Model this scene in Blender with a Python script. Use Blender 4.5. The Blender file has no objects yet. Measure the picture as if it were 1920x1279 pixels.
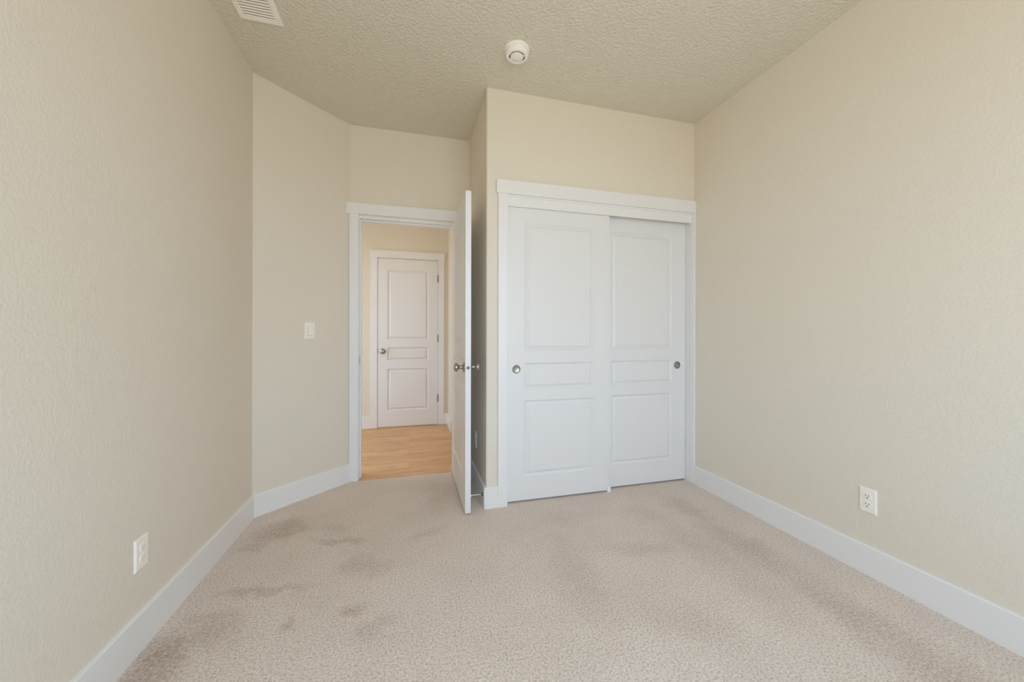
import bpy, bmesh, math
from mathutils import Vector, Matrix

# ------------------------------------------------------------------ scene, camera, light
scene = bpy.context.scene
C = scene.collection
PI = math.pi

H = 2.743                 # ceiling height
CAM_H = 1.1324
XR, XL, XW, X2 = 2.0987, 0.4830, -0.9342, -0.4415      # right wall, closet side wall, left wall, end of the angled wall
YC, YD, Y1, YB = 2.4138, 3.1241, 2.6600, -0.62         # closet wall, doorway wall, start of the angled wall, back wall
YH = 4.81                 # far wall of the hall
T = 0.115                 # wall thickness

cam_data = bpy.data.cameras.new('camera')
cam = bpy.data.objects.new('camera', cam_data)
C.objects.link(cam)
cam_data.sensor_fit = 'HORIZONTAL'
cam_data.sensor_width = 36.0
cam_data.lens = 706.36 * 36.0 / 1920.0
cam_data.shift_y = -(639.5 - 627.1) / 1920.0
cam_data.clip_start = 0.02
cam.matrix_world = (Matrix.Translation((0, 0, CAM_H)) @ Matrix.Rotation(-0.2657, 4, 'Z')
                    @ Matrix.Rotation(PI / 2, 4, 'X') @ Matrix.Rotation(0.0020, 4, 'Z'))
scene.camera = cam

scene.view_settings.view_transform = 'Standard'
scene.view_settings.look = 'None'
scene.view_settings.gamma = 1.0
scene.view_settings.use_curve_mapping = False
scene.view_settings.exposure = 0.09
scene.cycles.max_bounces = 14
scene.cycles.diffuse_bounces = 10
scene.cycles.glossy_bounces = 4
scene.cycles.transparent_max_bounces = 8
scene.cycles.caustics_reflective = False
scene.cycles.caustics_refractive = False
scene.cycles.sample_clamp_indirect = 4.0

SKY = (0.63, 0.81, 1.0)
GROUND = (0.62, 0.62, 0.58)
SKY_STRENGTH = 6.0
world = bpy.data.worlds.new('daylight')
scene.world = world
world.use_nodes = True
wn, wl = world.node_tree.nodes, world.node_tree.links
wn.clear()
w_out = wn.new('ShaderNodeOutputWorld')
w_bg = wn.new('ShaderNodeBackground')
w_tc = wn.new('ShaderNodeTexCoord')
w_sep = wn.new('ShaderNodeSeparateXYZ')
w_ramp = wn.new('ShaderNodeValToRGB')
w_map = wn.new('ShaderNodeMapRange')
w_map.inputs['From Min'].default_value = -1.0
w_map.inputs['From Max'].default_value = 1.0
wl.new(w_tc.outputs['Generated'], w_sep.inputs[0])
wl.new(w_sep.outputs['Z'], w_map.inputs['Value'])
wl.new(w_map.outputs['Result'], w_ramp.inputs['Fac'])
e = w_ramp.color_ramp.elements
e[0].position, e[0].color = 0.46, (*GROUND, 1)
e[1].position, e[1].color = 0.52, (*SKY, 1)
wl.new(w_ramp.outputs['Color'], w_bg.inputs['Color'])
w_bg.inputs['Strength'].default_value = SKY_STRENGTH
wl.new(w_bg.outputs[0], w_out.inputs[0])

# window in the wall behind the camera
WX0, WX1, WZ0, WZ1 = -0.55, 1.55, 0.50, 2.42


def area_light(name, loc, rot, sx, sy, energy, color, portal=False):
    d = bpy.data.lights.new(name, 'AREA')
    d.shape = 'RECTANGLE'
    d.size, d.size_y = sx, sy
    d.energy = energy
    d.color = color
    o = bpy.data.objects.new(name, d)
    C.objects.link(o)
    o.location = loc
    o.rotation_euler = rot
    if portal:
        d.cycles.is_portal = True
    return o


area_light('window_portal', ((WX0 + WX1) / 2, YB - 0.02, (WZ0 + WZ1) / 2), (PI / 2, 0, 0), WX1 - WX0, WZ1 - WZ0, 1.0, (1, 1, 1), True)
# warm ceiling lamp of the hall, round the corner out of sight
area_light('hall_ceiling_lamp', (1.00, 3.72, H - 0.03), (0, 0, 0), 0.35, 0.35, 5.0, (1.0, 0.90, 0.76))
# daylight through an unseen opening added at the left end of the hall
area_light('hall_added_opening_portal', (-2.02, 3.83, 1.30), (0, -PI / 2, 0), 2.0, 0.90, 1.0, (1, 1, 1), True)


# ------------------------------------------------------------------ materials
def new_mat(name):
    m = bpy.data.materials.new(name)
    m.use_nodes = True
    nt = m.node_tree
    return m, nt, nt.nodes['Principled BSDF']


def add_bump(nt, bsdf, scale, strength, distance, detail=3.0, kind='noise', lo=0.35, hi=0.65):
    tc = nt.nodes.new('ShaderNodeTexCoord')
    if kind == 'noise':
        tx = nt.nodes.new('ShaderNodeTexNoise')
        tx.inputs['Detail'].default_value = detail
    else:
        tx = nt.nodes.new('ShaderNodeTexVoronoi')
        tx.feature = 'SMOOTH_F1'
    tx.inputs['Scale'].default_value = scale
    nt.links.new(tc.outputs['Object'], tx.inputs['Vector'])
    mr = nt.nodes.new('ShaderNodeMapRange')
    mr.interpolation_type = 'SMOOTHSTEP'
    mr.inputs['From Min'].default_value = lo
    mr.inputs['From Max'].default_value = hi
    nt.links.new(tx.outputs[0], mr.inputs['Value'])
    b = nt.nodes.new('ShaderNodeBump')
    b.inputs['Strength'].default_value = strength
    b.inputs['Distance'].default_value = distance
    nt.links.new(mr.outputs['Result'], b.inputs['Height'])
    nt.links.new(b.outputs['Normal'], bsdf.inputs['Normal'])
    return tc


def plain(name, color, rough=0.5, metal=0.0, spec=0.5, bump=None):
    m, nt, b = new_mat(name)
    b.inputs['Base Color'].default_value = (*color, 1)
    b.inputs['Roughness'].default_value = rough
    b.inputs['Metallic'].default_value = metal
    b.inputs['Specular IOR Level'].default_value = spec
    if bump:
        add_bump(nt, b, *bump)
    return m


M_WALL = plain('beige_wall_paint', (0.77, 0.71, 0.615), 0.62, 0, 0.35, (95.0, 0.35, 0.0016, 2.0))
M_CEIL = plain('beige_ceiling_paint', (0.73, 0.69, 0.59), 0.8, 0, 0.2, (62.0, 0.8, 0.0035, 3.0))
M_TRIM = plain('white_trim_paint', (0.82, 0.815, 0.815), 0.34, 0, 0.45)
M_DOOR = plain('white_door_paint', (0.79, 0.785, 0.79), 0.38, 0, 0.45, (150.0, 0.10, 0.0005, 2.0))
M_PLASTIC = plain('ivory_white_plastic', (0.93, 0.885, 0.82), 0.35, 0, 0.5)
M_DETECTOR = plain('white_detector_plastic', (0.92, 0.90, 0.86), 0.45, 0, 0.4)
M_DETECTOR_SLOT = plain('grey_sensing_slot', (0.20, 0.18, 0.15), 0.8)
M_SLOT_LIT = plain('lit_socket_slot', (0.62, 0.60, 0.57), 0.5)  # pale tone stands in for light inside the slots
M_SLOT = plain('dark_socket_slot', (0.06, 0.05, 0.045), 0.7)
M_NICKEL = plain('satin_nickel', (0.46, 0.40, 0.35), 0.28, 1.0)
M_LATCH = plain('dark_latch_steel', (0.16, 0.18, 0.18), 0.4, 1.0)
M_HINGE = plain('dark_bronze_hinge', (0.22, 0.17, 0.13), 0.4, 0.8)
M_PULL = plain('brushed_nickel_pull', (0.40, 0.37, 0.33), 0.36, 1.0)
M_RUBBER = plain('white_rubber_tip', (0.85, 0.85, 0.84), 0.6)
M_STEEL = plain('dull_steel_rod', (0.62, 0.58, 0.52), 0.35, 1.0)
M_VENT = plain('white_vent_enamel', (0.93, 0.91, 0.85), 0.42, 0, 0.45)
M_VENT_DARK = plain('vent_cavity', (0.55, 0.52, 0.46), 0.8)


def make_carpet():
    m, nt, b = new_mat('beige_cut_pile_carpet')
    N, L = nt.nodes, nt.links
    b.inputs['Roughness'].default_value = 1.0
    b.inputs['Specular IOR Level'].default_value = 0.05
    b.inputs['Sheen Weight'].default_value = 0.12
    b.inputs['Sheen Roughness'].default_value = 0.5
    tc = N.new('ShaderNodeTexCoord')
    # tuft speckle
    n1 = N.new('ShaderNodeTexNoise')
    n1.inputs['Scale'].default_value = 122.0
    n1.inputs['Detail'].default_value = 4.0
    n1.inputs['Roughness'].default_value = 0.75
    L.new(tc.outputs['Object'], n1.inputs['Vector'])
    r1 = N.new('ShaderNodeValToRGB')
    e = r1.color_ramp.elements
    e[0].position, e[0].color = 0.34, (0.45, 0.365, 0.31, 1)
    e[1].position, e[1].color = 0.60, (0.88, 0.775, 0.70, 1)
    mid = r1.color_ramp.elements.new(0.47)
    mid.color = (0.73, 0.625, 0.55, 1)
    L.new(n1.outputs['Fac'], r1.inputs['Fac'])
    # soft large pile shading
    n2 = N.new('ShaderNodeTexNoise')
    n2.inputs['Scale'].default_value = 3.2
    n2.inputs['Detail'].default_value = 4.0
    n2.inputs['Roughness'].default_value = 0.6
    L.new(tc.outputs['Object'], n2.inputs['Vector'])
    # distorted coordinates for the brushed patches and the painted door shade
    n3 = N.new('ShaderNodeTexNoise')
    n3.inputs['Scale'].default_value = 9.0
    n3.inputs['Detail'].default_value = 4.0
    L.new(tc.outputs['Object'], n3.inputs['Vector'])
    sub = N.new('ShaderNodeVectorMath'); sub.operation = 'SUBTRACT'
    sub.inputs[1].default_value = (0.5, 0.5, 0.5)
    L.new(n3.outputs['Color'], sub.inputs[0])
    sc = N.new('ShaderNodeVectorMath'); sc.operation = 'SCALE'
    sc.inputs['Scale'].default_value = 0.22
    L.new(sub.outputs[0], sc.inputs[0])
    add = N.new('ShaderNodeVectorMath'); add.operation = 'ADD'
    L.new(tc.outputs['Object'], add.inputs[0])
    L.new(sc.outputs[0], add.inputs[1])
    total = None
    # centre x, y, half sizes, turn, strength
    for (cx, cy, rx, ry, rot, st) in PATCHES:
        mp = N.new('ShaderNodeMapping')
        mp.vector_type = 'TEXTURE'
        mp.inputs['Location'].default_value = (cx, cy, 0)
        mp.inputs['Rotation'].default_value = (0, 0, rot)
        mp.inputs['Scale'].default_value = (rx, ry, 1)
        L.new(add.outputs[0], mp.inputs['Vector'])
        flat = N.new('ShaderNodeVectorMath'); flat.operation = 'MULTIPLY'
        flat.inputs[1].default_value = (1, 1, 0)
        L.new(mp.outputs[0], flat.inputs[0])
        ln = N.new('ShaderNodeVectorMath'); ln.operation = 'LENGTH'
        L.new(flat.outputs[0], ln.inputs[0])
        mr = N.new('ShaderNodeMapRange')
        mr.interpolation_type = 'SMOOTHSTEP'
        mr.inputs['From Min'].default_value = 1.45
        mr.inputs['From Max'].default_value = 0.10
        mr.inputs['To Max'].default_value = st
        L.new(ln.outputs['Value'], mr.inputs['Value'])
        if total is None:
            total = mr.outputs['Result']
        else:
            mx = N.new('ShaderNodeMath'); mx.operation = 'MAXIMUM'
            L.new(total, mx.inputs[0]); L.new(mr.outputs['Result'], mx.inputs[1])
            total = mx.outputs[0]
    mr2 = N.new('ShaderNodeMapRange')
    mr2.inputs['From Min'].default_value = 0.38
    mr2.inputs['From Max'].default_value = 0.68
    mr2.inputs['To Min'].default_value = 0.0
    mr2.inputs['To Max'].default_value = 0.13
    L.new(n2.outputs['Fac'], mr2.inputs['Value'])
    # patches break up into single darker tufts
    n4 = N.new('ShaderNodeTexNoise')
    n4.inputs['Scale'].default_value = 70.0
    n4.inputs['Detail'].default_value = 3.0
    L.new(tc.outputs['Object'], n4.inputs['Vector'])
    mr4 = N.new('ShaderNodeMapRange')
    mr4.inputs['From Min'].default_value = 0.32
    mr4.inputs['From Max'].default_value = 0.66
    mr4.inputs['To Min'].default_value = 1.55
    mr4.inputs['To Max'].default_value = 0.45
    L.new(n4.outputs['Fac'], mr4.inputs['Value'])
    pm = N.new('ShaderNodeMath'); pm.operation = 'MULTIPLY'
    L.new(total, pm.inputs[0]); L.new(mr4.outputs['Result'], pm.inputs[1])
    total = pm.outputs[0]
    sm = N.new('ShaderNodeMath'); sm.operation = 'ADD'; sm.use_clamp = True
    L.new(total, sm.inputs[0]); L.new(mr2.outputs['Result'], sm.inputs[1])
    mix = N.new('ShaderNodeMix'); mix.data_type = 'RGBA'; mix.blend_type = 'MULTIPLY'
    L.new(sm.outputs[0], mix.inputs['Factor'])
    L.new(r1.outputs['Color'], mix.inputs[6])
    mix.inputs[7].default_value = (0.54, 0.475, 0.42, 1)
    L.new(mix.outputs[2], b.inputs['Base Color'])
    bp = N.new('ShaderNodeBump')
    bp.inputs['Strength'].default_value = 0.7
    bp.inputs['Distance'].default_value = 0.006
    L.new(n1.outputs['Fac'], bp.inputs['Height'])
    L.new(bp.outputs['Normal'], b.inputs['Normal'])
    return m


PATCHES = [
    (-0.7, 2.46, 0.17, 0.13, 0.5, 0.48),
    (-0.8, 2.3, 0.1, 0.05, 0.3, 0.28),
    (-0.36, 2.24, 0.16, 0.045, -0.25, 0.4),
    (-0.42, 2.38, 0.12, 0.06, -0.6, 0.21),
    (-0.22, 1.98, 0.13, 0.08, -0.5, 0.32),
    (-0.62, 1.9, 0.22, 0.04, -0.15, 0.36),
    (-0.83, 1.58, 0.11, 0.16, -0.35, 0.6),
    (-0.73, 1.7, 0.15, 0.09, -0.5, 0.4),
    (-0.24, 1.665, 0.06, 0.035, 0.3, 0.44),
    (-0.45, 1.64, 0.03, 0.045, 0.0, 0.34),
    (-0.13, 1.53, 0.09, 0.06, 0.4, 0.24),
    (1.735, 2.05, 0.09, 0.26, 0.03, 0.25),
    (1.725, 1.6, 0.13, 0.38, 0.0, 0.3),
    (1.725, 1.12, 0.12, 0.3, 0.0, 0.38),
    (1.72, 0.86, 0.13, 0.25, 0.0, 0.37),
    (1.52, 1.55, 0.16, 0.42, 0.1, 0.21),
    (1.42, 2.05, 0.12, 0.2, 0.0, 0.17),
    (0.77, 1.62, 0.12, 0.38, -0.1, 0.19),
    (0.08, 2.2, 0.14, 0.06, 0.2, 0.19),
    (0.2, 2.7, 0.1, 0.3, 0.05, 0.19),  # shade along the open door, painted into the carpet colour
    (1.2, 1.75, 0.3, 0.06, -0.15, 0.16),
    (1.05, 1.25, 0.22, 0.1, -0.5, 0.15),
    (0.95, 2.15, 0.3, 0.1, 0.1, 0.14),
]
M_CARPET = make_carpet()


def make_wood():
    m, nt, b = new_mat('honey_oak_plank_floor')
    N, L = nt.nodes, nt.links
    b.inputs['Roughness'].default_value = 0.33
    b.inputs['Specular IOR Level'].default_value = 0.4
    tc = N.new('ShaderNodeTexCoord')
    br = N.new('ShaderNodeTexBrick')
    br.inputs['Scale'].default_value = 1.0
    br.offset = 0.37
    br.offset_frequency = 3
    br.squash = 0.8
    br.squash_frequency = 2
    br.inputs['Brick Width'].default_value = 1.15
    br.inputs['Row Height'].default_value = 0.128
    br.inputs['Mortar Size'].default_value = 0.0012
    br.inputs['Mortar Smooth'].default_value = 0.3
    br.inputs['Color1'].default_value = (0.64, 0.355, 0.155, 1)
    br.inputs['Color2'].default_value = (0.78, 0.46, 0.225, 1)
    br.inputs['Mortar'].default_value = (0.45, 0.26, 0.12, 1)
    L.new(tc.outputs['Object'], br.inputs['Vector'])
    mp = N.new('ShaderNodeMapping')
    mp.inputs['Scale'].default_value = (2.6, 26.0, 1.0)
    L.new(tc.outputs['Object'], mp.inputs['Vector'])
    n = N.new('ShaderNodeTexNoise')
    n.inputs['Scale'].default_value = 1.3
    n.inputs['Detail'].default_value = 5.0
    n.inputs['Distortion'].default_value = 0.6
    L.new(mp.outputs[0], n.inputs['Vector'])
    r = N.new('ShaderNodeValToRGB')
    e = r.color_ramp.elements
    e[0].position, e[0].color = 0.28, (0.50, 0.42, 0.36, 1)
    e[1].position, e[1].color = 0.62, (1.0, 1.0, 1.0, 1)
    k = r.color_ramp.elements.new(0.40); k.color = (0.88, 0.85, 0.82, 1)
    L.new(n.outputs['Fac'], r.inputs['Fac'])
    mix = N.new('ShaderNodeMix'); mix.data_type = 'RGBA'; mix.blend_type = 'MULTIPLY'
    mix.inputs['Factor'].default_value = 1.0
    L.new(br.outputs['Color'], mix.inputs[6])
    L.new(r.outputs['Color'], mix.inputs[7])
    L.new(mix.outputs[2], b.inputs['Base Color'])
    return m


M_WOOD = make_wood()


def make_glass():
    m = bpy.data.materials.new('clear_window_glass')
    m.use_nodes = True
    nt = m.node_tree
    nt.nodes.clear()
    out = nt.nodes.new('ShaderNodeOutputMaterial')
    tr = nt.nodes.new('ShaderNodeBsdfTransparent')
    gl = nt.nodes.new('ShaderNodeBsdfGlossy')
    gl.inputs['Roughness'].default_value = 0.02
    mx = nt.nodes.new('ShaderNodeMixShader')
    mx.inputs[0].default_value = 0.06
    nt.links.new(tr.outputs[0], mx.inputs[1])
    nt.links.new(gl.outputs[0], mx.inputs[2])
    nt.links.new(mx.outputs[0], out.inputs[0])
    return m


M_GLASS = make_glass()


# ------------------------------------------------------------------ shape helpers
def add_box(bm, x0, x1, y0, y1, z0, z1, bevel=0.0, seg=2):
    r = bmesh.ops.create_cube(bm, size=1.0)
    vs = r['verts']
    for v in vs:
        v.co = Vector(((x0 + x1) / 2 + v.co.x * (x1 - x0), (y0 + y1) / 2 + v.co.y * (y1 - y0), (z0 + z1) / 2 + v.co.z * (z1 - z0)))
    if bevel > 0:
        es = list({ed for v in vs for ed in v.link_edges})
        bmesh.ops.bevel(bm, geom=es, offset=bevel, segments=seg, profile=0.5, affect='EDGES')
    return bm


def add_prism(bm, pts, z0, z1):
    lo = [bm.verts.new((x, y, z0)) for x, y in pts]
    hi = [bm.verts.new((x, y, z1)) for x, y in pts]
    n = len(pts)
    bm.faces.new(lo[::-1])
    bm.faces.new(hi)
    for i in range(n):
        j = (i + 1) % n
        bm.faces.new((lo[i], lo[j], hi[j], hi[i]))
    return bm


def add_lathe(bm, profile, segs=32, axis='Z', origin=(0, 0, 0)):
    """profile: list of (radius, height) along the axis; radius 0 closes the end."""
    o = Vector(origin)

    def P(r, h, a):
        x, y = r * math.cos(a), r * math.sin(a)
        if axis == 'Z':
            return o + Vector((x, y, h))
        if axis == 'Y':
            return o + Vector((x, h, y))
        return o + Vector((h, x, y))
    rings = []
    for r, h in profile:
        if r <= 1e-9:
            rings.append([bm.verts.new(P(0, h, 0))])
        else:
            rings.append([bm.verts.new(P(r, h, 2 * PI * i / segs)) for i in range(segs)])
    for a, b in zip(rings, rings[1:]):
        for i in range(segs):
            j = (i + 1) % segs
            if len(a) == 1 and len(b) == 1:
                continue
            if len(a) == 1:
                bm.faces.new((a[0], b[i], b[j]))
            elif len(b) == 1:
                bm.faces.new((a[i], a[j], b[0]))
            else:
                bm.faces.new((a[i], a[j], b[j], b[i]))
    return bm


def build(name, bm, mat, parent=None, smooth=False, world_parts=True):
    """link one bmesh as ONE object; with world_parts the shape was drawn in room coordinates"""
    bmesh.ops.recalc_face_normals(bm, faces=bm.faces)
    if parent is not None and world_parts:
        off = Vector(parent.location)
        p = parent.parent
        while p is not None:
            off += Vector(p.location)
            p = p.parent
        bmesh.ops.translate(bm, verts=bm.verts, vec=-off)
    me = bpy.data.meshes.new(name)
    bm.to_mesh(me)
    bm.free()
    me.materials.append(mat)
    if smooth:
        for p in me.polygons:
            p.use_smooth = True
        me.set_sharp_from_angle(angle=math.radians(38))
    o = bpy.data.objects.new(name, me)
    C.objects.link(o)
    if parent is not None:
        o.parent = parent
    return o


def tag(o, label, cat, group=None, kind=None):
    o['label'] = label
    o['category'] = cat
    if group:
        o['group'] = group
    if kind:
        o['kind'] = kind
    return o


def empty(name, loc, label, cat, group=None, kind=None, rotz=0.0):
    o = bpy.data.objects.new(name, None)
    o.empty_display_size = 0.1
    C.objects.link(o)
    o.location = loc
    o.rotation_euler = (0, 0, rotz)
    return tag(o, label, cat, group, kind)


def copy_tree(src, parent=None):
    c = src.copy()
    C.objects.link(c)
    if parent is not None:
        c.parent = parent
    for ch in list(src.children):
        copy_tree(ch, c)
    return c


def box_obj(name, b, mat, parent=None, bevel=0.0, seg=2):
    return build(name, add_box(bmesh.new(), *b, bevel, seg), mat, parent)


def struct(o, label, cat):
    return tag(o, label, cat, None, 'structure')


# ------------------------------------------------------------------ room shell
HX0, HX1 = -2.0, 2.3        # hall extent along x
HCOR = 0.472                # the short hall wall on the right
HYC = 4.37                  # hall corner

bm = bmesh.new()
add_prism(bm, [(XW - T, YB - T), (XR + T, YB - T), (XR + T, 3.112), (XW - T, 3.112)], -0.05, 0.0)
struct(build('floor', bm, M_CARPET), 'beige cut-pile carpet covering the bedroom floor', 'floor')

bm = bmesh.new()
add_prism(bm, [(HX0 - T, 3.112), (HX1 + T, 3.112), (HX1 + T, YH + T), (HX0 - T, YH + T)], -0.05, -0.002)
struct(build('floor_hall', bm, M_WOOD), 'honey coloured wood plank floor of the hall beyond the open door', 'floor')

bm = bmesh.new()
add_prism(bm, [(HX0 - T, YB - T), (HX1 + T, YB - T), (HX1 + T, YH + T), (HX0 - T, YH + T)], H, H + 0.1)
struct(build('ceiling', bm, M_CEIL), 'textured beige ceiling with smoke detector and air vent', 'ceiling')

bm = bmesh.new()
add_prism(bm, [(XW - T, YB - T), (XW, YB - T), (XW, Y1), (XW - T, Y1 + 0.05)], 0, H)
struct(build('wall_left', bm, M_WALL), 'plain beige wall with the pale-slotted outlet, beside the angled wall', 'wall')

dv = Vector((X2 - XW, YD - Y1)).normalized()
dn = Vector((-dv.y, dv.x))            # away from the room
bm = bmesh.new()
add_prism(bm, [(XW, Y1), (X2, YD), (X2 + 0.02, YD + T), (X2 + dn.x * T, YD + T), (XW + dn.x * T, Y1 + dn.y * T)], 0, H)
struct(build('wall_diagonal', bm, M_WALL), 'narrow angled beige wall with the light switch', 'wall')

DO0, DO1, DOZ = -0.394, 0.406, 2.046      # rough opening of the doorway
bm = bmesh.new()
add_box(bm, HX0, DO0, YD, YD + T, 0, H)
add_box(bm, DO1, HX1, YD, YD + T, 0, H)
add_box(bm, DO0, DO1, YD, YD + T, DOZ, H)
bmesh.ops.remove_doubles(bm, verts=bm.verts, dist=1e-4)
struct(build('wall_doorway', bm, M_WALL), 'beige wall around the open doorway to the hall', 'wall')

bm = bmesh.new()
R = 0.012                                   # rounded outside corner
arc = [(XL + R - R * math.sin(a), YC + R - R * math.cos(a)) for a in [PI / 2 * i / 6 for i in range(7)]]
CO0, CO1, COZ = 0.612, 2.0985, 2.064        # closet opening
pts = [(CO0, YC)] + arc + [(XL, YD), (XL + T, YD), (XL + T, YC + T), (CO0, YC + T)]
add_prism(bm, pts, 0, H)
add_box(bm, CO0, XR, YC, YC + T, COZ, H)
struct(build('wall_closet', bm, M_WALL), 'beige wall above and beside the sliding closet doors', 'wall')

box_obj_w = box_obj('wall_right', (XR, XR + T, YB - T, YD, 0, H), M_WALL)
struct(box_obj_w, 'plain beige wall with the outlet whose dark slots show', 'wall')

bm = bmesh.new()
add_box(bm, XW - T, WX0, YB - T, YB, 0, H)
add_box(bm, WX1, XR + T, YB - T, YB, 0, H)
add_box(bm, WX0, WX1, YB - T, YB, 0, WZ0)
add_box(bm, WX0, WX1, YB - T, YB, WZ1, H)
struct(build('wall_back', bm, M_WALL), 'beige wall with the big window, facing the closet', 'wall')

bm = bmesh.new()
add_box(bm, HX0 - T, HX1 + T, YH, YH + T, 0, H)
struct(build('wall_hall_far', bm, M_WALL), 'beige hall wall with the closed white door', 'wall')
bm = bmesh.new()
add_prism(bm, [(HCOR, YH), (HCOR, HYC), (HX1, HYC), (HX1, YH)], 0, H)
struct(build('wall_hall_right', bm, M_WALL), 'short beige hall wall beside the closed white door', 'wall')
bm = bmesh.new()
add_box(bm, HX0 - T, HX0, YD, 3.38, 0, H)
add_box(bm, HX0 - T, HX0, 4.28, YH, 0, H)
add_box(bm, HX0 - T, HX0, 3.38, 4.28, 0, 0.30)
add_box(bm, HX0 - T, HX0, 3.38, 4.28, 2.30, H)
struct(build('wall_hall_end', bm, M_WALL), 'beige end wall of the hall with an added opening for daylight', 'wall')  # gap added in this wall to light the hall evenly
struct(box_obj('wall_hall_side', (HX1, HX1 + T, YD, YH, 0, H), M_WALL), 'beige side wall of the hall', 'wall')

# window behind the camera
win = empty('window_1', ((WX0 + WX1) / 2, YB - T / 2, WZ0), 'white framed window facing the closet', 'window', None, 'structure')
bm = bmesh.new()
fw, yw0, yw1 = 0.045, YB - T, YB - T + 0.05
add_box(bm, WX0, WX0 + fw, yw0, yw1, WZ0, WZ1)
add_box(bm, WX1 - fw, WX1, yw0, yw1, WZ0, WZ1)
add_box(bm, WX0 + fw, WX1 - fw, yw0, yw1, WZ0, WZ0 + fw)
add_box(bm, WX0 + fw, WX1 - fw, yw0, yw1, WZ1 - fw, WZ1)
xm = (WX0 + WX1) / 2
add_box(bm, xm - 0.02, xm + 0.02, yw0, yw1, WZ0 + fw, WZ1 - fw)
build('window_frame', bm, M_TRIM, win)
box_obj('window_pane', (WX0 + fw, WX1 - fw, yw0 + 0.02, yw0 + 0.024, WZ0 + fw, WZ1 - fw), M_GLASS, win)

# ------------------------------------------------------------------ baseboards
HB, TB = 0.1384, 0.0146


def base_profile(pts, outward):
    """a baseboard along the wall foot: pts wall line, offset to the room side by outward vectors, eased top edge"""
    bm = bmesh.new()
    prof = [(0.0, 0.0), (1.0, 0.0), (1.0, HB - 0.005), (0.85, HB - 0.0015), (0.65, HB), (0.0, HB)]
    rows = []
    for (px, py), (ox, oy) in zip(pts, outward):
        rows.append([bm.verts.new((px + ox * u, py + oy * u, z)) for u, z in prof])
    n = len(prof)
    for a, b in zip(rows, rows[1:]):
        for i in range(n):
            j = (i + 1) % n
            bm.faces.new((a[i], a[j], b[j], b[i]))
    bm.faces.new(rows[0])
    bm.faces.new(rows[-1][::-1])
    return bm


def corner_offset(n1, n2):
    d = 1 + n1.dot(n2)
    m = (n1 + n2) / d
    return (m.x * TB, m.y * TB)


nl, nd, ny = Vector((1, 0)), -dn, Vector((0, -1))
c1 = corner_offset(nl, nd)
c2 = corner_offset(nd, ny)
struct(build('baseboard_left', base_profile([(XW, YB), (XW, Y1)], [(TB, 0), c1]), M_TRIM),
       'white baseboard along the wall with the pale-slotted outlet', 'baseboard')
struct(build('baseboard_diagonal', base_profile([(XW, Y1), (X2, YD)], [c1, c2]), M_TRIM),
       'short white baseboard below the light switch, ending at the door casing', 'baseboard')
struct(build('baseboard_right', base_profile([(XR, YC - 0.018), (XR, YB)], [(-TB, 0), (-TB, 0)]), M_TRIM),
       'white baseboard running from the closet under the slotted outlet', 'baseboard')
cc = (-TB, -TB)
struct(build('baseboard_closet', base_profile([(0.559, YC), (XL, YC), (XL, YD - 0.018)], [(0, -TB), cc, (-TB, 0)]), M_TRIM),
       'white baseboard wrapping the closet corner behind the open door', 'baseboard')
struct(build('baseboard_hall', base_profile([(-0.447, YH), (HX0, YH)], [(0, -TB), (0, -TB)]), M_TRIM),
       'white hall baseboard on the knob side of the closed door', 'baseboard')
struct(build('baseboard_hall_corner', base_profile([(HX1, HYC), (HCOR, HYC), (HCOR, YH), (0.42, YH)],
       [(0, -TB), (-TB, -TB), (-TB, -TB), (0, -TB)]), M_TRIM),
       'white hall baseboard turning the corner on the hinge side of the closed door', 'baseboard')

# ------------------------------------------------------------------ trim round the doors
CT, HT = 0.018, 0.022      # casing and header thickness

# 1: open doorway
t1 = empty('trim_1', (0, YD, 0), 'white casing and jamb around the open doorway', 'door frame', None, 'structure')
JX0, JX1, JZ = -0.376, 0.388, 2.030
box_obj('casing', (-0.4445, -0.381, YD - CT, YD, 0, 2.057), M_TRIM, t1, 0.002)
box_obj('casing', (0.393, XL - TB * 0, YD - CT, YD, 0, 2.057), M_TRIM, t1, 0.002)
box_obj('head_casing', (-0.4665, XL, YD - HT, YD, 2.057, 2.1425), M_TRIM, t1, 0.002)
jl = box_obj('jamb', (DO0, JX0, YD - 0.002, YD + T + 0.002, 0, DOZ), M_TRIM, t1)
box_obj('jamb', (JX1, DO1, YD - 0.002, YD + T + 0.002, 0, DOZ), M_TRIM, t1)
box_obj('head_jamb', (JX0, JX1, YD - 0.002, YD + T + 0.002, JZ, DOZ), M_TRIM, t1)
SY0, SY1, ST = YD + 0.036, YD + 0.072, 0.012
box_obj('stop_strip', (JX0, JX0 + ST, SY0, SY1, 0, JZ), M_TRIM, t1, 0.002)
box_obj('stop_strip', (JX1 - ST, JX1, SY0, SY1, 0, JZ), M_TRIM, t1, 0.002)
box_obj('stop_strip', (JX0 + ST, JX1 - ST, SY0, SY1, JZ - ST, JZ), M_TRIM, t1, 0.002)
bm = bmesh.new()
add_box(bm, JX0 - 0.001, JX0 + 0.0012, YD + 0.004, YD + 0.028, 0.905, 0.962, 0.0005)
build('strike_plate', bm, M_LATCH, jl)['label'] = 'small dark metal strike plate'
# far side casing, in the hall
box_obj('casing', (-0.4445, -0.381, YD + T, YD + T + CT, 0, 2.057), M_TRIM, t1, 0.002)
box_obj('casing', (0.393, 0.46, YD + T, YD + T + CT, 0, 2.057), M_TRIM, t1, 0.002)
box_obj('head_casing', (-0.4665, 0.482, YD + T, YD + T + HT, 2.057, 2.1425), M_TRIM, t1, 0.002)

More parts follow.
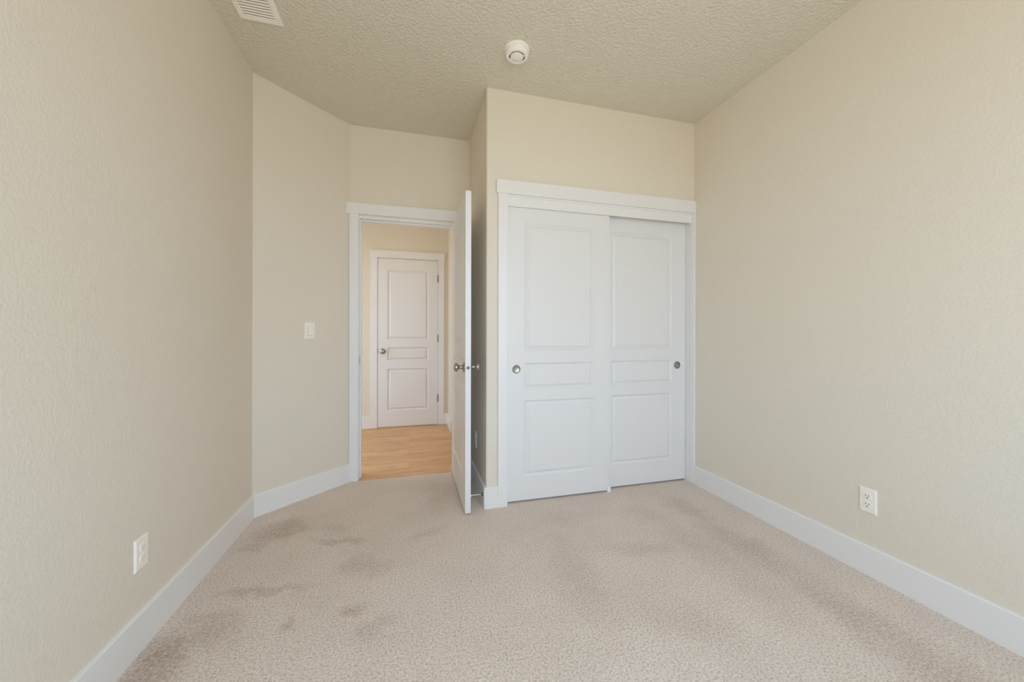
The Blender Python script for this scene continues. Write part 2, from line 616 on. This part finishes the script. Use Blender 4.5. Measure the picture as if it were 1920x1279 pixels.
# 2: closet opening
t2 = empty('trim_2', (0, YC, 0), 'wide white casing, header and track fascia around the closet', 'door frame', None, 'structure')
CJ0, CJ1 = 0.629, 2.078
box_obj('casing', (0.559, 0.6235, YC - CT, YC, 0, 2.0585), M_TRIM, t2, 0.002)
box_obj('casing', (2.0815, XR, YC - CT, YC, 0, 2.0585), M_TRIM, t2, 0.002)
box_obj('head_casing', (0.5463, XR, YC - HT, YC, 2.0585, 2.1480), M_TRIM, t2, 0.002)
box_obj('jamb', (CO0, CJ0, YC - 0.001, YC + T, 0, COZ - 0.016), M_TRIM, t2)
box_obj('jamb', (CJ1, CO1, YC - 0.001, YC + T, 0, COZ - 0.016), M_TRIM, t2)
box_obj('head_jamb', (CO0, CO1, YC - 0.001, YC + T, COZ - 0.016, COZ), M_TRIM, t2)
box_obj('track_fascia', (CJ0, CJ1, YC + 0.004, YC + 0.017, 1.986, COZ - 0.016), M_TRIM, t2, 0.001)

# 3: hall door
t3 = empty('trim_3', (0, YH, 0), 'white casing and header around the closed hall door', 'door frame', None, 'structure')
box_obj('casing', (-0.4465, -0.3725, YH - CT, YH, 0, 2.057), M_TRIM, t3, 0.002)
box_obj('casing', (0.3455, 0.4195, YH - CT, YH, 0, 2.057), M_TRIM, t3, 0.002)
box_obj('head_casing', (-0.458, 0.4255, YH - HT, YH, 2.057, 2.1465), M_TRIM, t3, 0.002)


# ------------------------------------------------------------------ doors
def moulded_door(root, w, t, z0, z1, stile_l, stile_r, panels, mat=M_DOOR):
    """three panel moulded door drawn in local x (width), y (0 front .. t back), z; the frame is one part, each raised panel another"""
    xs0, xs1 = stile_l, w - stile_r
    bm = bmesh.new()
    zs = [z0] + [z for p in panels for z in p] + [z1]
    # stiles and rails share vertices so that the frame is one sheet with three holes, front and back
    xs = [0.0, xs0, xs1, w]
    grid = {}
    for yi, y in enumerate((0.0, t)):
        for xi, x in enumerate(xs):
            for zi, z in enumerate(zs):
                grid[xi, yi, zi] = bm.verts.new((x, y, z))
    nz = len(zs)
    holes = {2 * i + 1 for i in range(len(panels))}
    for yi in (0, 1):
        for xi in range(3):
            for zi in range(nz - 1):
                if xi == 1 and zi in holes:
                    continue
                bm.faces.new((grid[xi, yi, zi], grid[xi + 1, yi, zi], grid[xi + 1, yi, zi + 1], grid[xi, yi, zi + 1]))
    for zi in range(nz - 1):
        for xi in (0, 3):
            bm.faces.new((grid[xi, 0, zi], grid[xi, 1, zi], grid[xi, 1, zi + 1], grid[xi, 0, zi + 1]))
    for xi in range(3):
        for zi in (0, nz - 1):
            bm.faces.new((grid[xi, 0, zi], grid[xi + 1, 0, zi], grid[xi + 1, 1, zi], grid[xi, 1, zi]))
    for zi in holes:
        for xi in (1, 2):
            bm.faces.new((grid[xi, 0, zi], grid[xi, 1, zi], grid[xi, 1, zi + 1], grid[xi, 0, zi + 1]))
        for zz in (zi, zi + 1):
            bm.faces.new((grid[1, 0, zz], grid[2, 0, zz], grid[2, 1, zz], grid[1, 1, zz]))
    slab = build('stiles_and_rails', bm, mat, root, world_parts=False)
    # each panel: ogee slope down, flat valley, wide bevel rising to the raised field
    steps = [(0.0, 0.0), (0.0008, 0.0022), (0.0060, 0.0060), (0.0130, 0.0128), (0.0145, 0.0133), (0.0160, 0.0128), (0.0310, 0.0042), (0.0325, 0.0036), (0.0332, 0.0012)]
    for (pz0, pz1) in panels:
        bm = bmesh.new()
        back = []
        for side in (0, 1):
            prev = None
            for ins, dep in steps:
                y = dep if side == 0 else t - dep
                ring = [bm.verts.new(p) for p in ((xs0 + ins, y, pz0 + ins), (xs1 - ins, y, pz0 + ins), (xs1 - ins, y, pz1 - ins), (xs0 + ins, y, pz1 - ins))]
                if prev:
                    for i in range(4):
                        j = (i + 1) % 4
                        bm.faces.new((prev[i], prev[j], ring[j], ring[i]))
                else:
                    back.append(ring)
                prev = ring
            bm.faces.new(prev)
        a, b = back
        for i in range(4):
            j = (i + 1) % 4
            bm.faces.new((a[i], a[j], b[j], b[i]))
        build('raised_panel', bm, mat, root, world_parts=False)
    return slab


def knob_bm(direction=-1):
    """round passage knob on a stem, pointing along -y from the door face"""
    s = direction
    bm = bmesh.new()
    prof = [(0.0115, 0.004 * s), (0.0108, 0.020 * s), (0.0110, 0.030 * s), (0.0150, 0.035 * s), (0.0225, 0.040 * s), (0.0265, 0.047 * s),
            (0.0268, 0.053 * s), (0.0245, 0.059 * s), (0.0185, 0.0635 * s), (0.0095, 0.066 * s), (0.0, 0.0665 * s)]
    return add_lathe(bm, prof, 36, 'Y')


def rose_bm(direction=-1):
    s = direction
    bm = bmesh.new()
    prof = [(0.0, 0.0), (0.0330, 0.0), (0.0330, 0.003 * s), (0.0300, 0.006 * s), (0.0200, 0.0085 * s), (0.0150, 0.013 * s), (0.0115, 0.016 * s)]
    return add_lathe(bm, prof, 36, 'Y')


def add_knob(root, x, z, y, direction):
    k = build('knob', knob_bm(direction), M_NICKEL, root, True, False)
    k['label'] = 'satin nickel round knob'
    k.location = (x, y, z)
    build('rose', rose_bm(direction), M_NICKEL, k, True, False)
    return k


SWING = [(0.215, 0.718), (0.812, 0.973), (1.074, 1.905)]

# open bedroom door, swung square into the room
DW, DT = 0.760, 0.035
d1 = empty('door_1', (0.3365, 3.1005, 0), 'white three-panel bedroom door standing open edge-on, with nickel knobs', 'door', None, 'structure', -PI / 2)
slab = moulded_door(d1, DW, DT, 0.016, 2.029, 0.115, 0.115, SWING)
add_knob(d1, DW - 0.060, 0.923, 0.0, -1)
add_knob(d1, DW - 0.060, 0.923, DT, 1)
bm = bmesh.new()
add_lathe(bm, [(0.0, 0.0), (0.0100, 0.0), (0.0100, 0.0015), (0.0080, 0.0022), (0.0066, 0.0022), (0.0060, 0.0085), (0.0045, 0.0100), (0.0, 0.0100)], 24, 'X')
la = build('latch', bm, M_LATCH, d1, True, False)
la.location = (DW, DT / 2, 0.923)
la['label'] = 'round dark steel latch on the door edge'
for hz in (0.22, 1.03, 1.83):
    bm = bmesh.new()
    add_lathe(bm, [(0.0, -0.045), (0.006, -0.045), (0.006, 0.045), (0.0, 0.045)], 16, 'Z', (-0.004, DT + 0.004, hz))
    add_box(bm, -0.002, 0.0, 0.004, DT + 0.004, hz - 0.045, hz + 0.045)
    build('hinge', bm, M_HINGE, d1, True, False)

# closed hall door
d2 = empty('door_2', (-0.3695, YH - 0.012, 0), 'closed white three-panel door across the wood-floored hall', 'door', None, 'structure')
moulded_door(d2, 0.712, 0.035, 0.012, 2.046, 0.112, 0.115, [(0.205, 0.712), (0.812, 0.972), (1.068, 1.915)])
add_knob(d2, 0.060, 0.925, 0.0, -1)
for hz in (0.335, 1.08, 1.825):
    bm = bmesh.new()
    add_lathe(bm, [(0.0, -0.047), (0.0065, -0.047), (0.0065, 0.047), (0.0, 0.047)], 16, 'Z', (0.7135, -0.004, hz))
    build('hinge', bm, M_HINGE, d2, True, False)['label'] = 'dark hinge barrel'
bm = bmesh.new()
add_box(bm, -0.0045, 0.0, -0.0075, 0.006, 0.905, 0.955)
build('latch', bm, M_HINGE, d2, False, False)['label'] = 'dark latch and strike lip'


# sliding closet doors
CLOSET = [(0.1705, 0.685), (0.758, 0.9395), (1.021, 1.8865)]


def closet_door(name, x0, y, label, pull_x, zlo):
    """the cup pull is a true recess: a round hole through the stile lined with a metal cup"""
    d = empty(name, (x0, y, 0), label, 'door', 'sliding closet doors', 'structure')
    s = moulded_door(d, 0.760, 0.035, zlo, 2.020, 0.120, 0.121, CLOSET)
    cut = bpy.data.meshes.new('cut')
    bm = bmesh.new()
    add_lathe(bm, [(0.0, -0.02), (0.0262, -0.02), (0.0262, 0.010), (0.0, 0.010)], 40, 'Y', (pull_x, 0, 0.8975))
    bmesh.ops.recalc_face_normals(bm, faces=bm.faces)
    bm.to_mesh(cut)
    bm.free()
    co = bpy.data.objects.new('cut', cut)
    C.objects.link(co)
    co.location = d.location
    bpy.context.view_layer.update()
    mod = s.modifiers.new('cup_hole', 'BOOLEAN')
    mod.object = co
    mod.solver = 'EXACT'
    dg = bpy.context.evaluated_depsgraph_get()
    me = bpy.data.meshes.new_from_object(s.evaluated_get(dg))
    s.modifiers.clear()
    s.data = me
    bpy.data.objects.remove(co)
    bm = bmesh.new()
    prof = [(0.0290, 0.0), (0.0290, -0.0010), (0.0275, -0.0016), (0.0258, -0.0010), (0.0250, 0.0010), (0.0247, 0.0085), (0.0230, 0.0094), (0.0, 0.0094)]
    add_lathe(bm, prof, 40, 'Y')
    p = build('finger_pull', bm, M_PULL, d, True, False)
    p.location = (pull_x, 0, 0.8975)
    p['label'] = 'round recessed nickel finger pull'
    return d


closet_door('door_3', 0.6300, YC + 0.022, 'front white sliding closet door overlapping the other, nearer the open bedroom door', 0.0635, 0.012)
closet_door('door_4', 1.3155, YC + 0.067, 'rear white sliding closet door, tucked behind the other, beside the wall with the dark-slotted outlet', 0.685, 0.012)

# floor guide of the sliding doors
g = empty('door_guide', (1.383, YC + 0.060, 0), 'small white plastic floor guide where the two sliding closet doors overlap', 'door guide')
box_obj('guide_base', (1.372, 1.398, YC + 0.010, YC + 0.108, 0.0, 0.006), M_RUBBER, g, 0.001)
box_obj('guide_fin', (1.372, 1.398, YC + 0.012, YC + 0.0195, 0.006, 0.040), M_RUBBER, g, 0.0015)
box_obj('guide_fin', (1.372, 1.398, YC + 0.0590, YC + 0.0650, 0.006, 0.040), M_RUBBER, g, 0.0015)


# ------------------------------------------------------------------ outlets and switch (local: wall at y = 0, facing -y)
def plate_bm(w, h, t=0.0065, hole=None):
    bm = bmesh.new()
    pr = [(0.0, 0.0), (0.0, -t * 0.45), (0.0022, -t * 0.80), (0.0055, -t)]
    prev = None
    first = None
    for ins, y in pr:
        ring = [bm.verts.new((sx * (w / 2 - ins), y, sz * (h / 2 - ins))) for sx, sz in ((-1, -1), (1, -1), (1, 1), (-1, 1))]
        if prev:
            for i in range(4):
                j = (i + 1) % 4
                bm.faces.new((prev[i], prev[j], ring[j], ring[i]))
        else:
            first = ring
        prev = ring
    if hole:                                   # window for the rocker, with real depth
        for y in (-t, -0.001):
            ring = [bm.verts.new((sx * hole[0] / 2, y, sz * hole[1] / 2)) for sx, sz in ((-1, -1), (1, -1), (1, 1), (-1, 1))]
            for i in range(4):
                j = (i + 1) % 4
                bm.faces.new((prev[i], prev[j], ring[j], ring[i]))
            prev = ring
    bm.faces.new(prev)
    bm.faces.new(first[::-1])
    return bm


def receptacle_bm(zc):
    """round face with flat top and bottom, standing a little proud of the plate"""
    bm = bmesh.new()
    n = 40
    y0, y1 = -0.0060, -0.0085
    outer = []
    for i in range(n):
        a = 2 * PI * i / n
        x, z = 0.0172 * math.cos(a), 0.0172 * math.sin(a)
        outer.append((x, max(-0.0142, min(0.0142, z))))
    lo = [bm.verts.new((x, y0, zc + z)) for x, z in outer]
    hi = [bm.verts.new((x * 0.97, y1, zc + z * 0.97)) for x, z in outer]
    for i in range(n):
        j = (i + 1) % n
        bm.faces.new((lo[i], lo[j], hi[j], hi[i]))
    bm.faces.new(hi)
    return bm


def make_outlet(label, loc, rotz):
    r = empty('wall_outlet', loc, label, 'outlet', 'duplex wall outlets', None, rotz)
    build('cover_plate', plate_bm(0.070, 0.1150), M_PLASTIC, r, world_parts=False)
    for zc in (0.0197, -0.0197):
        f = build('receptacle', receptacle_bm(zc), M_PLASTIC, r, world_parts=False)
        for x, w, h, dz in ((-0.0063, 0.0023, 0.0085, 0.0040), (0.0063, 0.0023, 0.0070, 0.0040)):
            bm = bmesh.new()
            add_box(bm, x - w / 2, x + w / 2, -0.0088, -0.0080, zc + dz - h / 2, zc + dz + h / 2)
            build('slot', bm, M_SLOT, f, world_parts=False)
        bm = bmesh.new()
        add_lathe(bm, [(0.0, -0.0088), (0.0027, -0.0088), (0.0027, -0.0080), (0.0, -0.0080)], 20, 'Y', (0, 0, zc - 0.0075))
        build('ground_hole', bm, M_SLOT, f, world_parts=False)
    bm = bmesh.new()
    add_lathe(bm, [(0.0032, -0.0062), (0.0032, -0.0072), (0.0020, -0.0078), (0.0, -0.0078)], 20, 'Y')
    build('screw', bm, M_PLASTIC, r, True, False)
    return r


out0 = make_outlet('white duplex outlet with dark slots on the plain wall beside the closet', (XR, 1.278, 0.350), -PI / 2)
for label, loc, rz in (
        ('duplex outlet with slots painted pale as if lit, low on the wall beside the angled wall', (XW, 1.662, 0.343), PI / 2),
        ('shadowed duplex outlet on the closet side wall behind the open door', (XL, 2.800, 0.345), -PI / 2)):
    o = copy_tree(out0)
    o.location = loc
    # the last one sits on a wall facing -x, like the first
    o.rotation_euler = (0, 0, rz)
    o['label'] = label
    if loc[0] < 0:
        for f in o.children:
            for q in f.children:          # slots of this one painted pale, as if light fell into them
                q.material_slots[0].link = 'OBJECT'
                q.material_slots[0].material = M_SLOT_LIT

sp = Vector((XW, Y1)) + dv * 0.360
sw = empty('light_switch', (sp.x, sp.y, 1.155), 'white rocker light switch on the angled wall by the doorway', 'light switch', None, None, math.atan2(dv.y, dv.x))
build('cover_plate', plate_bm(0.072, 0.117, 0.0065, (0.0362, 0.0706)), M_PLASTIC, sw, world_parts=False)
bm = bmesh.new()
a = [(-0.0165, -0.0012, -0.0335), (0.0165, -0.0012, -0.0335), (0.0165, -0.0012, 0.0335), (-0.0165, -0.0012, 0.0335)]
b = [(-0.0160, -0.0150, -0.0315), (0.0160, -0.0150, -0.0315), (0.0160, -0.0050, 0.0328), (-0.0160, -0.0050, 0.0328)]
va = [bm.verts.new(p) for p in a]
vb = [bm.verts.new(p) for p in b]
for i in range(4):
    j = (i + 1) % 4
    bm.faces.new((va[i], va[j], vb[j], vb[i]))
bm.faces.new(vb)
bm.faces.new(va[::-1])
build('rocker', bm, M_PLASTIC, sw, world_parts=False)

# ------------------------------------------------------------------ smoke detector
sd = empty('smoke_detector', (0.583, 2.049, H), 'round white smoke detector on the ceiling in front of the closet', 'smoke detector')
bm = bmesh.new()
add_lathe(bm, [(0.0, 0.0), (0.0705, 0.0), (0.0705, -0.0065), (0.0690, -0.0085), (0.0660, -0.0090), (0.0640, -0.0085)], 64)
build('mounting_base', bm, M_DETECTOR, sd, True, False)
bm = bmesh.new()
add_lathe(bm, [(0.0650, -0.0067), (0.0648, -0.0099), (0.0655, -0.0113), (0.0650, -0.0261), (0.0628, -0.0360), (0.0590, -0.0410), (0.0530, -0.0432), (0.0465, -0.0439),
               (0.0455, -0.0432), (0.0455, -0.0360), (0.0360, -0.0360), (0.0360, -0.0437), (0.0345, -0.0448), (0.0, -0.0455)], 64)
build('cover', bm, M_DETECTOR, sd, True, False)
# dark sensing slots in the groove: one long arc towards the room, a short one on either side
for arcs in (((200, 325),), ((355, 385),), ((148, 178),)):
    for a_lo, a_hi in arcs:
        bm = bmesh.new()
        n = 20
        lo, hi = [], []
        for k in range(n + 1):
            a = math.radians(a_lo + (a_hi - a_lo) * k / n)
            for lst, z in ((lo, -0.0365), (hi, -0.0396)):
                lst.append((bm.verts.new((0.0365 * math.cos(a), 0.0365 * math.sin(a), z)), bm.verts.new((0.0450 * math.cos(a), 0.0450 * math.sin(a), z))))
        for k in range(n):
            for lst in (lo, hi):
                bm.faces.new((lst[k][0], lst[k][1], lst[k + 1][1], lst[k + 1][0]))
            for q in (0, 1):
                bm.faces.new((lo[k][q], lo[k + 1][q], hi[k + 1][q], hi[k][q]))
        for k in (0, n):
            bm.faces.new((lo[k][0], lo[k][1], hi[k][1], hi[k][0]))
        build('sensing_slot', bm, M_DETECTOR_SLOT, sd, False, False)['label'] = 'dark sensing slot'
bm = bmesh.new()
add_lathe(bm, [(0.008, -0.0448), (0.008, -0.0463), (0.0068, -0.0468), (0.0, -0.0470)], 28, 'Z', (0.002, 0.008, 0))
build('test_button', bm, M_DETECTOR, sd, True, False)

# ------------------------------------------------------------------ ceiling air vent
VX0, VX1, VY0, VY1 = -0.834, -0.637, 1.860, 2.2145
av = empty('air_vent', ((VX0 + VX1) / 2, (VY0 + VY1) / 2, H), 'white rectangular louvred air vent in the ceiling near the angled wall', 'air vent')
bx = 0.028
bm = bmesh.new()
outer = [(VX0, VY0), (VX1, VY0), (VX1, VY1), (VX0, VY1)]
rings = []
for ins, z in ((0.0, H), (0.0, H - 0.003), (0.006, H - 0.0085), (bx - 0.006, H - 0.0095), (bx, H - 0.0075), (bx, H - 0.001)):
    rings.append([bm.verts.new((x + (ins if x == VX0 else -ins), y + (ins if y == VY0 else -ins), z)) for x, y in outer])
for a, b in zip(rings, rings[1:]):
    for i in range(4):
        j = (i + 1) % 4
        bm.faces.new((a[i], a[j], b[j], b[i]))
build('frame', bm, M_VENT, av)
box_obj('duct_opening', (VX0 + bx, VX1 - bx, VY0 + bx, VY1 - bx, H - 0.0012, H - 0.0004), M_VENT_DARK, av)
bm = bmesh.new()
ny_ = 17
pitch = (VY1 - VY0 - 2 * bx) / ny_
for k in range(ny_):
    y = VY0 + bx + pitch * (k + 0.5)
    hw = pitch * 0.29
    # each louvre blade slopes up away from the room centre
    pr = [(y + hw, H - 0.0078), (y + hw - 0.0010, H - 0.0092), (y - hw, H - 0.0068), (y - hw + 0.0010, H - 0.0054)]
    lo = [bm.verts.new((VX0 + bx, yy, zz)) for yy, zz in pr]
    hi = [bm.verts.new((VX1 - bx, yy, zz)) for yy, zz in pr]
    for i in range(4):
        j = (i + 1) % 4
        bm.faces.new((lo[i], lo[j], hi[j], hi[i]))
    bm.faces.new(lo)
    bm.faces.new(hi[::-1])
build('louvre', bm, M_VENT, av)

# ------------------------------------------------------------------ door stop on the baseboard
ds = empty('door_stop', (XL - TB, 2.455, 0.075), 'thin metal door stop with white tip between baseboard and open door', 'door stop')
bm = bmesh.new()
add_lathe(bm, [(0.0, 0.0), (0.0125, 0.0), (0.0125, -0.003), (0.0080, -0.006), (0.0045, -0.010)], 24, 'X')
build('flange', bm, M_HINGE, ds, True, False)
bm = bmesh.new()
add_lathe(bm, [(0.0042, -0.006), (0.0034, -0.012), (0.0034, -0.078), (0.0, -0.078)], 20, 'X')
build('rod', bm, M_STEEL, ds, True, False)
bm = bmesh.new()
add_lathe(bm, [(0.0, -0.076), (0.0075, -0.076), (0.0080, -0.088), (0.0065, -0.0940), (0.0, -0.0945)], 24, 'X')
build('rubber_tip', bm, M_RUBBER, ds, True, False)
